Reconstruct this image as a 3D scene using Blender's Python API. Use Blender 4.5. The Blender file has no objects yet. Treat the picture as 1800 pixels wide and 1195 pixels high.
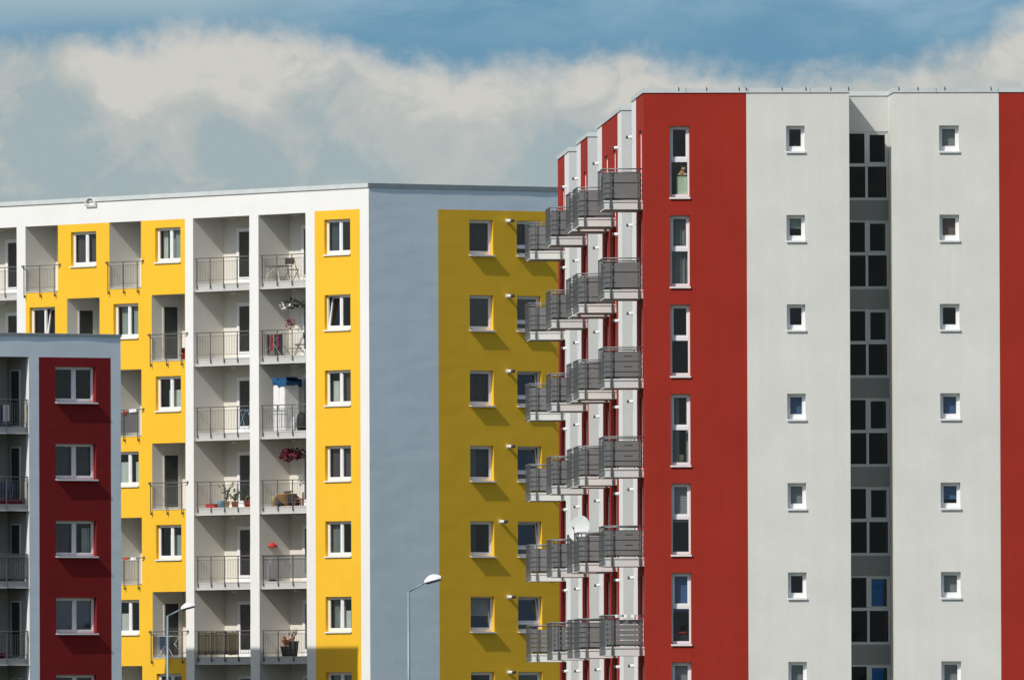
import bpy, math, random
from mathutils import Matrix, Vector, noise as mnoise
rnd = random.Random(7)
scene = bpy.context.scene
COL = scene.collection

# ------------------------------------------------------------------ helpers
def quat_z(a):
    return Matrix.Rotation(a, 4, 'Z')

class MB:
    """collects geometry, links it as one mesh object"""
    def __init__(s):
        s.v = []; s.f = []; s.m = []; s.sm = []
    def quad(s, pts, m=0, smooth=False):
        b = len(s.v); s.v += [tuple(p) for p in pts]
        s.f.append(tuple(range(b, b + len(pts)))); s.m.append(m); s.sm.append(smooth)
    def box(s, x0, x1, y0, y1, z0, z1, m=0):
        b = len(s.v)
        s.v += [(x0,y0,z0),(x1,y0,z0),(x1,y1,z0),(x0,y1,z0),(x0,y0,z1),(x1,y0,z1),(x1,y1,z1),(x0,y1,z1)]
        for f in ((0,3,2,1),(4,5,6,7),(0,1,5,4),(1,2,6,5),(2,3,7,6),(3,0,4,7)):
            s.f.append(tuple(b+i for i in f)); s.m.append(m); s.sm.append(False)
    def bar(s, p, q, w, m=0, n=4, w2=None):
        """prism (n sides) from p to q of radius w -> w2"""
        p = Vector(p); q = Vector(q); d = (q-p).normalized()
        a = Vector((0,0,1)) if abs(d.z) < .9 else Vector((1,0,0))
        x = d.cross(a).normalized(); y = d.cross(x)
        b = len(s.v); w2 = w if w2 is None else w2
        for c, r in ((p, w), (q, w2)):
            for i in range(n):
                t = 2*math.pi*(i+.5)/n
                s.v.append(tuple(c + x*math.cos(t)*r + y*math.sin(t)*r))
        for i in range(n):
            j = (i+1) % n
            s.f.append((b+i, b+j, b+n+j, b+n+i)); s.m.append(m); s.sm.append(n > 5)
        s.f.append(tuple(b+i for i in reversed(range(n)))); s.m.append(m); s.sm.append(False)
        s.f.append(tuple(b+n+i for i in range(n))); s.m.append(m); s.sm.append(False)
    def lathe(s, prof, c=(0,0,0), n=14, m=0, sx=1, sy=1):
        """revolve (r, z) profile about z"""
        b = len(s.v); c = Vector(c)
        for r, z in prof:
            for i in range(n):
                t = 2*math.pi*i/n
                s.v.append((c.x+r*sx*math.cos(t), c.y+r*sy*math.sin(t), c.z+z))
        for k in range(len(prof)-1):
            for i in range(n):
                j = (i+1) % n
                s.f.append((b+k*n+i, b+k*n+j, b+(k+1)*n+j, b+(k+1)*n+i)); s.m.append(m); s.sm.append(True)
        for k, rev in ((0, True), (len(prof)-1, False)):
            if prof[k][0] > 1e-4:
                idx = [b+k*n+i for i in range(n)]
                s.f.append(tuple(reversed(idx) if rev else idx)); s.m.append(m); s.sm.append(False)
    def leaf(s, c, size, m=0, r=rnd):
        a = Vector((r.uniform(-1,1), r.uniform(-1,1), r.uniform(-1,1))).normalized()
        bb = a.cross(Vector((r.uniform(-1,1), r.uniform(-1,1), r.uniform(-1,1)))).normalized()
        c = Vector(c); l = size*r.uniform(.7, 1.3); w = l*.5
        s.quad([c-a*l, c+bb*w, c+a*l, c-bb*w], m)
    def xf(s, M):
        s.v = [tuple(M @ Vector(p)) for p in s.v]; return s
    def mesh(s, name, mats):
        me = bpy.data.meshes.new(name)
        me.from_pydata(s.v, [], s.f)
        for mt in (mats if isinstance(mats, (list, tuple)) else [mats]): me.materials.append(mt)
        me.polygons.foreach_set('material_index', s.m)
        me.polygons.foreach_set('use_smooth', s.sm)
        me.update()
        return me
    def build(s, name, mats, parent=None, loc=(0,0,0), rz=0):
        return link(name, s.mesh(name, mats), parent, loc, rz)

def link(name, me, parent=None, loc=(0,0,0), rz=0):
    o = bpy.data.objects.new(name, me); COL.objects.link(o)
    o.location = loc; o.rotation_euler = (0, 0, rz)
    if parent is not None: o.parent = parent
    return o

def tag(o, label, cat, group=None):
    o['label'] = label; o['category'] = cat
    if group: o['group'] = group
    return o

def thing(name, label, cat, loc=(0,0,0), rz=0, group=None):
    o = link(name, None, None, loc, rz); o.empty_display_size = .3
    return tag(o, label, cat, group)

# ------------------------------------------------------------------ materials
def nodes(name):
    m = bpy.data.materials.new(name); m.use_nodes = True
    nt = m.node_tree; b = nt.nodes['Principled BSDF']
    return m, nt, b

def N(nt, typ, **kw):
    n = nt.nodes.new(typ)
    for k, v in kw.items():
        if k.startswith('i_'):
            n.inputs[k[2:].replace('_', ' ')].default_value = v
        else: setattr(n, k, v)
    return n

def stucco(name, col, var=.06, bump=.35, streak=.05, wave=0.0):
    m, nt, b = nodes(name); L = nt.links.new
    tc = N(nt, 'ShaderNodeTexCoord')
    big = N(nt, 'ShaderNodeTexNoise', i_Scale=.55, i_Detail=5.0, i_Roughness=.6)
    L(tc.outputs['Object'], big.inputs['Vector'])
    grain = N(nt, 'ShaderNodeTexNoise', i_Scale=28.0, i_Detail=3.0)
    L(tc.outputs['Object'], grain.inputs['Vector'])
    mp = N(nt, 'ShaderNodeMapping'); mp.inputs['Scale'].default_value = (3.2, 3.2, .10)
    L(tc.outputs['Object'], mp.inputs['Vector'])
    st = N(nt, 'ShaderNodeTexNoise', i_Scale=1.0, i_Detail=4.0, i_Roughness=.65)
    L(mp.outputs['Vector'], st.inputs['Vector'])
    def rng(src, amp):
        r = N(nt, 'ShaderNodeMapRange'); r.inputs['From Min'].default_value = .3; r.inputs['From Max'].default_value = .7
        r.inputs['To Min'].default_value = 1-amp; r.inputs['To Max'].default_value = 1+amp
        L(src.outputs['Fac'], r.inputs['Value']); return r
    a, g, s = rng(big, var), rng(grain, .07), rng(st, streak)
    m1 = N(nt, 'ShaderNodeMath', operation='MULTIPLY'); L(a.outputs[0], m1.inputs[0]); L(g.outputs[0], m1.inputs[1])
    m2 = N(nt, 'ShaderNodeMath', operation='MULTIPLY'); L(m1.outputs[0], m2.inputs[0]); L(s.outputs[0], m2.inputs[1])
    vm = N(nt, 'ShaderNodeVectorMath', operation='SCALE'); vm.inputs[0].default_value = col
    L(m2.outputs[0], vm.inputs['Scale'])
    L(vm.outputs[0], b.inputs['Base Color'])
    b.inputs['Roughness'].default_value = .9
    b.inputs['Specular IOR Level'].default_value = .15
    bp = N(nt, 'ShaderNodeBump', i_Strength=bump, i_Distance=.006)
    L(grain.outputs['Fac'], bp.inputs['Height']); L(bp.outputs[0], b.inputs['Normal'])
    return m

def plain(name, col, rough=.6, spec=.4, metal=0., var=.08, scale=6.):
    m, nt, b = nodes(name); L = nt.links.new
    tc = N(nt, 'ShaderNodeTexCoord')
    no = N(nt, 'ShaderNodeTexNoise', i_Scale=scale, i_Detail=3.0)
    L(tc.outputs['Object'], no.inputs['Vector'])
    r = N(nt, 'ShaderNodeMapRange'); r.inputs['From Min'].default_value = .3; r.inputs['From Max'].default_value = .7
    r.inputs['To Min'].default_value = 1-var; r.inputs['To Max'].default_value = 1+var
    L(no.outputs['Fac'], r.inputs['Value'])
    vm = N(nt, 'ShaderNodeVectorMath', operation='SCALE'); vm.inputs[0].default_value = col
    L(r.outputs[0], vm.inputs['Scale']); L(vm.outputs[0], b.inputs['Base Color'])
    b.inputs['Roughness'].default_value = rough; b.inputs['Specular IOR Level'].default_value = spec
    b.inputs['Metallic'].default_value = metal
    return m

def glass(name, tint=(.74,.78,.77), rough=.03, ior=1.5):
    m = bpy.data.materials.new(name); m.use_nodes = True; nt = m.node_tree
    nt.nodes.clear(); L = nt.links.new
    out = N(nt, 'ShaderNodeOutputMaterial'); mix = N(nt, 'ShaderNodeMixShader')
    tr = N(nt, 'ShaderNodeBsdfTransparent'); tr.inputs['Color'].default_value = (*tint, 1)
    gl = N(nt, 'ShaderNodeBsdfGlossy'); gl.inputs['Roughness'].default_value = rough
    gl.inputs['Color'].default_value = (.95, .97, 1, 1)
    lw = N(nt, 'ShaderNodeLayerWeight'); lw.inputs['Blend'].default_value = .5
    pw = N(nt, 'ShaderNodeMath', operation='POWER'); pw.inputs[1].default_value = 5.; L(lw.outputs['Facing'], pw.inputs[0])
    f0 = ((ior-1)/(ior+1))**2*1.1
    fr = N(nt, 'ShaderNodeMath', operation='MULTIPLY_ADD'); L(pw.outputs[0], fr.inputs[0]); fr.inputs[1].default_value = 1-f0; fr.inputs[2].default_value = f0
    # slightly uneven panes
    tc = N(nt, 'ShaderNodeTexCoord'); no = N(nt, 'ShaderNodeTexNoise', i_Scale=1.3, i_Detail=1.0)
    L(tc.outputs['Object'], no.inputs['Vector'])
    bp = N(nt, 'ShaderNodeBump', i_Strength=.25, i_Distance=.02); L(no.outputs['Fac'], bp.inputs['Height'])
    L(bp.outputs[0], gl.inputs['Normal'])
    L(fr.outputs[0], mix.inputs[0]); L(tr.outputs[0], mix.inputs[1]); L(gl.outputs[0], mix.inputs[2])
    L(mix.outputs[0], out.inputs['Surface'])
    return m

def mesh_film(name, col, alpha):
    m, nt, b = nodes(name)
    b.inputs['Base Color'].default_value = (*col, 1); b.inputs['Alpha'].default_value = alpha
    b.inputs['Roughness'].default_value = .6
    return m

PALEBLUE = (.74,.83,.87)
WHITE = (.78, .775, .755)
YELLOW = (.85, .495, .036)
RED = (.335, .030, .0185)
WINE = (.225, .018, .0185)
M_white = stucco('white_render', WHITE, .03, .3, .012)
M_white2 = stucco('white_render_weathered', (.69,.69,.64), .055, .35, .022)
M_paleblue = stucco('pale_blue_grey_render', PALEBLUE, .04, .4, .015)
M_notch = stucco('recess_shaded_white_render', (.57,.58,.565), .04, .35, .012)  # white render darkened to paint shade into the notches and stair recess
M_yellow = stucco('yellow_render', YELLOW, .03, .3, .012)
M_red = stucco('red_render', RED, .075, .4, .03)
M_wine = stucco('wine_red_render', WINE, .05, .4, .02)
M_inner = stucco('loggia_render', (.68,.655,.59), .05, .3, .015)
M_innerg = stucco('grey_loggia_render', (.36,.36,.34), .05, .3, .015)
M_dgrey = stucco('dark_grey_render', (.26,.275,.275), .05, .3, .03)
M_slab = stucco('balcony_concrete', (.64,.635,.61), .06, .3, .03)
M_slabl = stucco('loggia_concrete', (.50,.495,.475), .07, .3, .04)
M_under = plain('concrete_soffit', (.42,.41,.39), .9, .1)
M_roof = plain('roof_felt', (.18,.18,.18), .9, .1)
M_coping = plain('zinc_coping', (.62,.65,.64), .5, .4, .1, .06, 2.0)
M_copingd = plain('shaded_zinc_coping', (.30,.34,.34), .5, .4, .2, .08, 2.0)  # zinc coping darkened to hold the shade of the end walls
M_seam = plain('coping_seam_metal', (.40,.43,.43), .5, .4, .1, .05)
M_pvc = plain('white_window_plastic', (.82,.82,.82), .35, .4, 0, .02)
M_frameg = plain('shaded_window_frame', (.54,.57,.575), .4, .4, 0, .03)  # white window frame greyed, stair recess shade put into its colour
M_sill = plain('white_sill_metal', (.78,.78,.77), .35, .4, 0, .04)
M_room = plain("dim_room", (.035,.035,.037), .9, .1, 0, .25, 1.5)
M_glass = glass('window_glass')
M_glasss = glass('stair_glass', (.50,.52,.58), .03, 1.3)
M_glassb = glass('coated_window_glass', (.42,.47,.52), .03, 1.75)
M_cur_w = plain('white_net_curtain', (.62,.66,.62), .9, .1, 0, .1, 3)
M_cur_g = plain('grey_curtain', (.22,.24,.24), .9, .1, 0, .15, 3)
M_cur_d = plain('dark_curtain', (.10,.09,.10), .9, .1, 0, .15, 3)
M_cur_gr = plain('green_grey_curtain', (.36,.43,.40), .9, .1, 0, .1, 3)
M_reflect_bl = plain('blue_pane_reflection', (.09,.17,.36), .8, .2, 0, .05, 3)  # blue sky reflections in panes, painted as slatted sheets behind the glass
M_cur_br = plain('brown_blind', (.24,.17,.13), .8, .2, 0, .08, 3)
M_blind = plain('grey_blind', (.34,.35,.36), .8, .2, 0, .05, 3)
M_blue = plain('bright_blue_sheet', (.03,.36,.95), .5, .4, 0, .05, 3)
M_rail = plain('dark_railing_metal', (.15,.145,.135), .5, .4, .2, .1)
M_steel = plain('galvanised_steel', (.19,.205,.21), .45, .5, .3, .1)
M_post = plain('shaded_steel_post', (.075,.08,.085), .5, .4, 0, .1)  # railing steel darkened, the posts' shadow sides put into the colour
M_board = plain('grey_balcony_board', (.175,.177,.175), .6, .3, 0, .05, 4)
M_flue = plain('white_flue_enamel', (.74,.74,.72), .35, .4, 0, .03)
M_dish = plain('grey_white_dish', (.56,.59,.59), .5, .3, 0, .03)
M_cap = plain('dark_flue_cap', (.07,.07,.075), .5, .3)
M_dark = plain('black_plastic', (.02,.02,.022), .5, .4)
M_lamp = plain('lamp_housing', (.78,.79,.80), .4, .4)
M_lampw = plain('opal_lamp_cover', (.6,.6,.58), .4, .4)
M_pole = plain('grey_lamp_pole', (.24,.31,.33), .5, .4, .3)

# ------------------------------------------------------------------ layout (metres; camera at the origin, looking along +Y)
A = math.radians(36.0)      # bearing of the yellow and the low block
B = math.radians(2.5)       # bearing of the red block
PL = (-5.287, 565.70)       # near corner of the yellow block
PR = (4.151, 479.20)        # near corner of the red block
PF = (-14.284, 557.69)      # right corner of the low block
ST = 2.8                    # storey height

# ------------------------------------------------------------------ wall builder
def wave(x, z, sd):
    f = lambda a, b, o: mnoise.noise(Vector((x*a, z*b, sd+o)))
    return .0030*f(.55, 1.0, 0) + .0032*f(1.1, 2.4, 9) + .0022*f(3.1, 4.3, 21) + .0010*f(8, 9, 33)

_br = {}
def board_tilt(x, z, sd):
    row = math.floor(z/.5); colm = math.floor((x+.5*(row % 2))/1.0); k = (row, colm, sd)
    if k not in _br:
        r = random.Random(row*7919+colm*104729+int(sd*10)); _br[k] = (r.uniform(-1, 1), r.uniform(-1, 1))
    a, b = _br[k]
    return .0016*a*((z/.5) % 1 - .5)*2 + .0011*b
_wave0 = wave
def wave(x, z, sd):
    top = {1.7: 24.1, 4.2: 18.4}.get(sd, 1e3)
    t = max(0., min(1., (z-top+.9)/.5))
    return _wave0(x, z, sd) + board_tilt(x, z, sd)*.8 + t*.010*mnoise.noise(Vector((x*.75, 5.5, sd)))
def facade(mb, M, Lx, z0, z1, openings=(), colors=(), base=0, disp=None):
    """rectangular wall in its own frame: x along, y inward, z up. openings = (x0,x1,z0,z1,depth or None)"""
    xs = {0., Lx}; zs = {z0, z1}
    for o in openings: xs |= {o[0], o[1]}; zs |= {o[2], o[3]}
    for c in colors: xs |= {min(max(c[0],0),Lx), min(max(c[1],0),Lx)}; zs |= {min(max(c[2],z0),z1), min(max(c[3],z0),z1)}
    xs = sorted(xs); zs = sorted(zs)
    def clean(l):
        out = [l[0]]
        for a in l[1:]:
            if a-out[-1] > 1e-5: out.append(a)
        return out
    xs, zs = clean(xs), clean(zs)
    if disp is not None:
        def sub(l, st):
            out = []
            for a, b in zip(l, l[1:]):
                n = max(1, math.ceil((b-a)/st)); out += [a+(b-a)*i/n for i in range(n)]
            return out+[l[-1]]
        xs, zs = sub(xs, .2), sub(zs, .1)
    def mat(x, z):
        m = base
        for c in colors:
            if c[0] < x < c[1] and c[2] < z < c[3]: m = c[4]
        return m
    idx = {}
    def vert(i, j):
        if (i, j) not in idx:
            y = wave(xs[i], zs[j], disp) if disp is not None else 0.
            idx[i, j] = len(mb.v); mb.v.append(tuple(M @ Vector((xs[i], y, zs[j]))))
        return idx[i, j]
    for i in range(len(xs)-1):
        for j in range(len(zs)-1):
            cx, cz = (xs[i]+xs[i+1])/2, (zs[j]+zs[j+1])/2
            if any(o[0] < cx < o[1] and o[2] < cz < o[3] for o in openings): continue
            mb.f.append((vert(i,j), vert(i+1,j), vert(i+1,j+1), vert(i,j+1)))
            mb.m.append(mat(cx, cz)); mb.sm.append(disp is not None)
    for o in openings:
        if o[4] is None: continue
        x0, x1, a, b, d = o[:5]
        m = o[5] if len(o) > 5 else mat(x0-.01, (a+b)/2)
        q = lambda *p: mb.quad([M @ Vector(v) for v in p], m)
        q((x0,0,a),(x0,0,b),(x0,d,b),(x0,d,a)); q((x1,0,a),(x1,d,a),(x1,d,b),(x1,0,b))
        q((x0,0,b),(x1,0,b),(x1,d,b),(x0,d,b)); q((x0,0,a),(x0,d,a),(x1,d,a),(x1,0,a))

def edge_frames(poly):
    out = []
    for i, p in enumerate(poly):
        q = poly[(i+1) % len(poly)]
        d = Vector((q[0]-p[0], q[1]-p[1])); a = math.atan2(d.y, d.x)
        out.append((Matrix.Translation((p[0], p[1], 0)) @ quat_z(a), d.length, a, p))
    return out

def ring(poly, o, t):
    """offset of a right-angled CCW outline: outward by o, inward by t"""
    n = len(poly); res = []
    for off in (o, -t):
        pts = []
        for i in range(n):
            p0, p1, p2 = Vector(poly[i-1]), Vector(poly[i]), Vector(poly[(i+1) % n])
            n1 = (p1-p0).normalized(); n2 = (p2-p1).normalized()
            pts.append(p1 + Vector((n1.y, -n1.x))*off + Vector((n2.y, -n2.x))*off)
        res.append(pts)
    return res

def coping(poly, z0, z1, o, t, mat, root, rz, name='coping'):
    out, inn = ring(poly, o, t); mb = MB(); n = len(poly)
    for i in range(n):
        j = (i+1) % n
        a, b, c, d = out[i], out[j], inn[j], inn[i]
        mb.quad([(*a,z0),(*b,z0),(*b,z1),(*a,z1)]); mb.quad([(*a,z1),(*b,z1),(*c,z1+.02),(*d,z1+.02)])
        mb.quad([(*b,z0),(*a,z0),(*d,z0),(*c,z0)]); mb.quad([(*c,z0),(*d,z0),(*d,z1+.02),(*c,z1+.02)])
    for i in range(n):
        j = (i+1) % n; a, b = Vector(out[i]), Vector(out[j]); L = (b-a).length
        if L < 2.2: continue
        d = (b-a)/L; nn = Vector((d.y, -d.x))*.006
        for q in range(1, int(L/1.95)+1):
            p = a+d*(q*1.95-.6); p2 = p+d*.022
            mb.quad([(*(p+nn), z0-.004), (*(p2+nn), z0-.004), (*(p2+nn), z1+.012), (*(p+nn), z1+.012)], 1)
            mb.quad([(*(p+nn), z1+.012), (*(p2+nn), z1+.012), (*(p2-nn*20), z1+.016), (*(p-nn*20), z1+.016)], 1)
    return mb.build(name, [mat, M_seam], root, (0,0,0), rz)

class Side:
    """places parts on one wall of a building (local x along, y inward, z up)"""
    def __init__(s, root, rz, fr):
        s.root = root; s.M, s.L, a, p = fr; s.a = a+rz; s.R = quat_z(rz)
    def put(s, name, me, x, z, y=0.):
        v = s.R @ (s.M @ Vector((x, y, z)))
        return link(name, me, s.root, v, s.a)
    def world(s, x, y, z):
        return s.root.location + s.R @ (s.M @ Vector((x, y, z)))

# ------------------------------------------------------------------ windows
CACHE = {}
def cached(key, fn):
    if key not in CACHE: CACHE[key] = fn()
    return CACHE[key]

def rect_frame(mb, x0, x1, z0, z1, w, y0, y1, wb=None, wt=None):
    wb = w if wb is None else wb; wt = w if wt is None else wt
    mb.box(x0, x0+w, y0, y1, z0, z1); mb.box(x1-w, x1, y0, y1, z0, z1)
    mb.box(x0+w, x1-w, y0, y1, z0, z0+wb); mb.box(x0+w, x1-w, y0, y1, z1-wt, z1)

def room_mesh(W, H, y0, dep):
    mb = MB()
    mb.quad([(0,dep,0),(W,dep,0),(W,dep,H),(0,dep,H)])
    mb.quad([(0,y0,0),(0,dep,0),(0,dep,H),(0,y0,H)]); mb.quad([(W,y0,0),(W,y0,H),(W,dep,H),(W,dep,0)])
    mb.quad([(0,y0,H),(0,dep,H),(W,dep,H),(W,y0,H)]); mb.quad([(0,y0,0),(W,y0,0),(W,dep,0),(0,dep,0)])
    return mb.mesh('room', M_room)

def curtain_mesh(x0, x1, z0, z1, y, seed, mat, amp=.025):
    mb = MB(); r = random.Random(seed); n = max(6, int((x1-x0)/.022)); ph = r.uniform(0, 6); k = r.uniform(38, 55)
    pts = []
    for i in range(n+1):
        x = x0+(x1-x0)*i/n
        pts.append((x, y+amp*math.sin(k*x+ph+.9*math.sin(7*x+ph))))
    b = len(mb.v)
    for x, yy in pts: mb.v += [(x, yy, z0), (x, yy, z1)]
    for i in range(n):
        mb.f.append((b+2*i, b+2*i+2, b+2*i+3, b+2*i+1)); mb.m.append(0); mb.sm.append(True)
    return mb.mesh('curtain', mat)

def blind_mesh(x0, x1, z0, z1, y, mat):
    mb = MB(); z = z1; h = .05
    while z-h > z0:
        mb.quad([(x0,y,z-h),(x1,y,z-h),(x1,y+.014,z),(x0,y+.014,z)]); z -= h
    mb.box(x0, x1, y-.008, y+.016, z-.015, z)
    return mb.mesh('blind_or_blue_sheet', mat)

CUR = dict(w=M_cur_w, g=M_cur_g, d=M_cur_d, e=M_cur_gr)
def window(side, x, z, W, H, d, kind, cur='', tilt=None, gl=None, room=1.5, sill=True, sideout=.05, name='window', seed=0, fmat=None):
    """kind: two (two sashes), one, low (one sash over a low light), tall (two stacked lights), stair (2 x 2), small, door"""
    gl = gl or M_glass
    def mk():
        mb = MB(); y0, y1 = d, d+.07
        fw = {'small': .055, 'stair': .06}.get(kind, .06)
        rect_frame(mb, 0, W, 0, H, fw, y0, y1, wb=fw+.03)
        if kind == 'two':
            mid = W*.52
            mb.box(mid-.055, mid+.055, y0-.004, y1, fw+.03, H-fw)
            for a, b, sd in ((fw, mid-.055, 'l'), (mid+.055, W-fw, 'r')):
                if tilt != sd: rect_frame(mb, a, b, fw+.03, H-fw, .042, y0+.018, y1-.004)
        elif kind == 'one':
            if tilt != 'o': rect_frame(mb, fw, W-fw, fw+.03, H-fw, .055, y0+.015, y1-.004)
        elif kind == 'low':
            mb.box(fw, W-fw, y0-.003, y1, .26, .35)
            if tilt != 'o': rect_frame(mb, fw, W-fw, .35, H-fw, .055, y0+.015, y1-.004)
        elif kind == 'tall':
            mid = H*.515
            mb.box(fw, W-fw, y0-.003, y1, mid-.045, mid+.075)
            rect_frame(mb, fw, W-fw, mid+.075, H-fw, .05, y0+.015, y1-.004)
        elif kind == 'small':
            rect_frame(mb, fw, W-fw, fw+.03, H-fw, .052, y0+.015, y1-.004, wb=.075)
        elif kind == 'stair':
            mx, mz = W*.51, H*.515
            mb.box(fw, W-fw, y0-.003, y1, mz-.05, mz+.05)
            mb.box(mx-.06, mx+.06, y0-.006, y1, mz+.06, H-fw)
            mb.box(mx-.04, mx+.04, y0-.006, y1, fw+.03, mz-.06)
            rect_frame(mb, mx+.06, W-fw, mz+.05, H-fw, .04, y0+.015, y1-.004)
        elif kind == 'door':
            rect_frame(mb, fw, W-fw, fw+.03, H-fw, .075, y0+.015, y1-.004)
        return mb.mesh(name, fmat or M_pvc)
    o = side.put(name, cached(('win', kind, W, H, d, tilt, name), mk), x, z)
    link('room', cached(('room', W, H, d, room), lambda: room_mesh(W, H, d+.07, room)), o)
    def mkp():
        mb = MB(); y = d+.045; fw = .06
        if tilt is None:
            mb.quad([(fw*.5,y,fw),(W-fw*.5,y,fw),(W-fw*.5,y,H-fw*.5),(fw*.5,y,H-fw*.5)])
        else:
            a, b, lo = {'l': (fw, W*.52-.055, fw+.03), 'r': (W*.52+.055, W-fw, fw+.03), 'o': (fw, W-fw, .35 if kind == 'low' else fw+.03)}[tilt]
            if tilt == 'l': mb.quad([(W*.52,y,fw),(W-fw*.5,y,fw),(W-fw*.5,y,H-fw*.5),(W*.52,y,H-fw*.5)])
            if tilt == 'r': mb.quad([(fw*.5,y,fw),(W*.52,y,fw),(W*.52,y,H-fw*.5),(fw*.5,y,H-fw*.5)])
            if kind == 'low': mb.quad([(fw*.5,y,fw),(W-fw*.5,y,fw),(W-fw*.5,y,.3),(fw*.5,y,.3)])
        return mb.mesh('pane', gl)
    if not (tilt == 'o' and kind == 'one'):
        link('pane', cached(('pane', kind, W, H, d, tilt, gl.name), mkp), o)
    if tilt:
        def mks():
            a, b, lo = {'l': (.06, W*.52-.055, .09), 'r': (W*.52+.055, W-.06, .09), 'o': (.06, W-.06, .35 if kind == 'low' else .09)}[tilt]
            mb = MB(); h = H-.06-lo
            rect_frame(mb, a, b, 0, h, .055, -.03, .03)
            for f in range(len(mb.f)): mb.m[f] = 0
            mb.quad([(a+.03,0,.03),(b-.03,0,.03),(b-.03,0,h-.03),(a+.03,0,h-.03)], 1)
            mb.xf(Matrix.Translation((0, d+.05, lo)) @ Matrix.Rotation(math.radians(-8), 4, 'X'))
            return mb.mesh('sash', [M_pvc, gl])
        link('sash', cached(('sash', kind, W, H, d, tilt, gl.name), mks), o)
    if sill:
        def mkl():
            mb = MB(); mb.box(-.02, W+.02, -sideout, d, -.035, -.008)
            mb.box(-.02, W+.02, -sideout-.004, -sideout+.012, -.06, -.006)
            return mb.mesh('sill', M_sill)
        link('sill', cached(('sill', W, d, sideout), mkl), o)
    y = d+.17
    for tok in cur.split():
        k = tok[0]
        if k in 'wgde':
            a, b = {'f': (.02, .98), 'l': (.02, .45), 'r': (.55, .98), 'm': (.3, .75), 'q': (.02, .22), 'p': (.78, .98), 'h': (.08,.92)}[tok[1]]
            top = H*.97 if len(tok) < 3 else H*int(tok[2])/10
            link('curtain', curtain_mesh(W*a, W*b, .02, top, y, seed+hash_(tok), CUR[k]), o)
            y += .07
        elif k == 'b':
            mt = {'g': M_blind, 'b': M_reflect_bl, 'n': M_cur_br, 'e': M_cur_gr, 'w': M_cur_w}[tok[1]]
            lo = H*(1-int(tok[2])/9)
            link('blind_or_blue_sheet', blind_mesh(.05, W-.05, max(lo, .06), H-.05, d+.11, mt), o)  # blue ones are painted pane reflections
    return o
def hash_(t): return sum((i+3)*ord(c) for i, c in enumerate(t))

# ------------------------------------------------------------------ loggia pieces
def loggia_mesh(W, H, r, inset, slab, inner=None):
    """inner walls (0), soffit and slab (1,2); opening W x H, floor at z=0"""
    mb = MB()
    lo = -slab-.02 if slab else 0
    mb.quad([(0,0,lo),(0,0,H),(0,r,H),(0,r,lo)], 0); mb.quad([(W,0,lo),(W,r,lo),(W,r,H),(W,0,H)], 0)
    mb.quad([(0,r,0),(W,r,0),(W,r,H),(0,r,H)], 0)
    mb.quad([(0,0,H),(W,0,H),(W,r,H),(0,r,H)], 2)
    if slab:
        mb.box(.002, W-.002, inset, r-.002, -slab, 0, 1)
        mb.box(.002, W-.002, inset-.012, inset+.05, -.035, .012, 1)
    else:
        mb.box(0, W, -.015, r, -.03, .012, 1)
    return mb.mesh('loggia', [inner or M_inner, M_slabl, M_under])

def railing_mesh(W, y, posts, drop, over=0., bal=.105, h=.98):
    mb = MB(); x0, x1 = (.02-over, W-.02+over)
    mb.bar((x0,y,h),(x1,y,h),.017,0,6)
    mb.bar((.03,y+.01,h-.13),(W-.03,y+.01,h-.13),.011); mb.bar((.03,y+.01,.14),(W-.03,y+.01,.14),.012)
    if over:
        for x in (x0, x1):
            mb.bar((x,y,h),(x,.0,h),.02,0,6); mb.box(x-.05,x+.05,-.012,.0,h-.05,h+.05)
    for px in posts:
        mb.box(px-.012, px+.012, y-.01, y+.02, -drop, h)
        mb.box(px-.022, px+.022, y+.0, y+.06, -drop, -drop+.10)
    n = int((W-.1)/bal)
    for i in range(1, n):
        x = .05+(W-.1)*i/n
        mb.bar((x,y+.01,.14),(x,y+.01,h-.13),.006)
    return mb.mesh('railing', M_rail)

# ================================================================== YELLOW BLOCK
ZR = 24.10
LDEP, LLEN = 13.4, 34.55
bld = thing('apartment_building', 'tall yellow and white apartment block with sunlit loggias and a shaded grey end wall',
            'apartment building', (PL[0], PL[1], 0))
polyL = [(0,0),(LDEP,0),(LDEP,LLEN),(0,LLEN)]
frL = edge_frames(polyL)
endw, face = Side(bld, A, frL[0]), Side(bld, A, frL[3])
X = lambda u: LLEN-u                     # u is measured from the near corner
HEAD = 22.95
mats = [M_white, M_yellow, M_paleblue]
wall = MB()
opE = []; colE = [(3.16, LDEP-3.16, 3.0, 23.31, 1)]
for k in range(8):
    h = HEAD-ST*k
    opE += [(4.59, 5.68, h-1.30, h, .14), (6.77, 7.88, h-1.30, h, .14)]
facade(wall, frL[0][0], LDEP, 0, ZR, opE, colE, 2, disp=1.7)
opF = []; colF = [(X(3.48), X(.57), 3.0, 23.29, 1), (X(22.62), X(11.93), 3.0, 23.25, 1)]
EVEN = [(20.42, 22.62), (14.85, 16.96)]; ODD = [(17.63, 19.81), (11.95, 14.15)]
WEV = [(17.84, 19.54), (12.23, 13.90)]; WOD = [(20.63, 22.36), (15.04, 16.70)]
BIG = [(4.06, 7.12), (7.71, 11.40), (23.22, 26.90)]
FL = lambda k: 20.75-ST*k
for k in range(8):
    h = HEAD-ST*k
    opF.append((X(2.85), X(1.19), h-1.29, h, .13))
    for a, b in (WEV if k % 2 == 0 else WOD): opF.append((X(b), X(a), h-1.29, h, .13))
    for a, b in (EVEN if k % 2 == 0 else ODD): opF.append((X(b), X(a), FL(k), 23.25-ST*k-(.02 if k % 2 else 0), None))
for a, b in BIG: opF.append((X(b), X(a), .9, 23.25, None))
facade(wall, frL[3][0], LLEN, 0, ZR, opF, colF, 0)
for i in (1, 2): facade(wall, frL[i][0], frL[i][1], 0, ZR)
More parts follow.
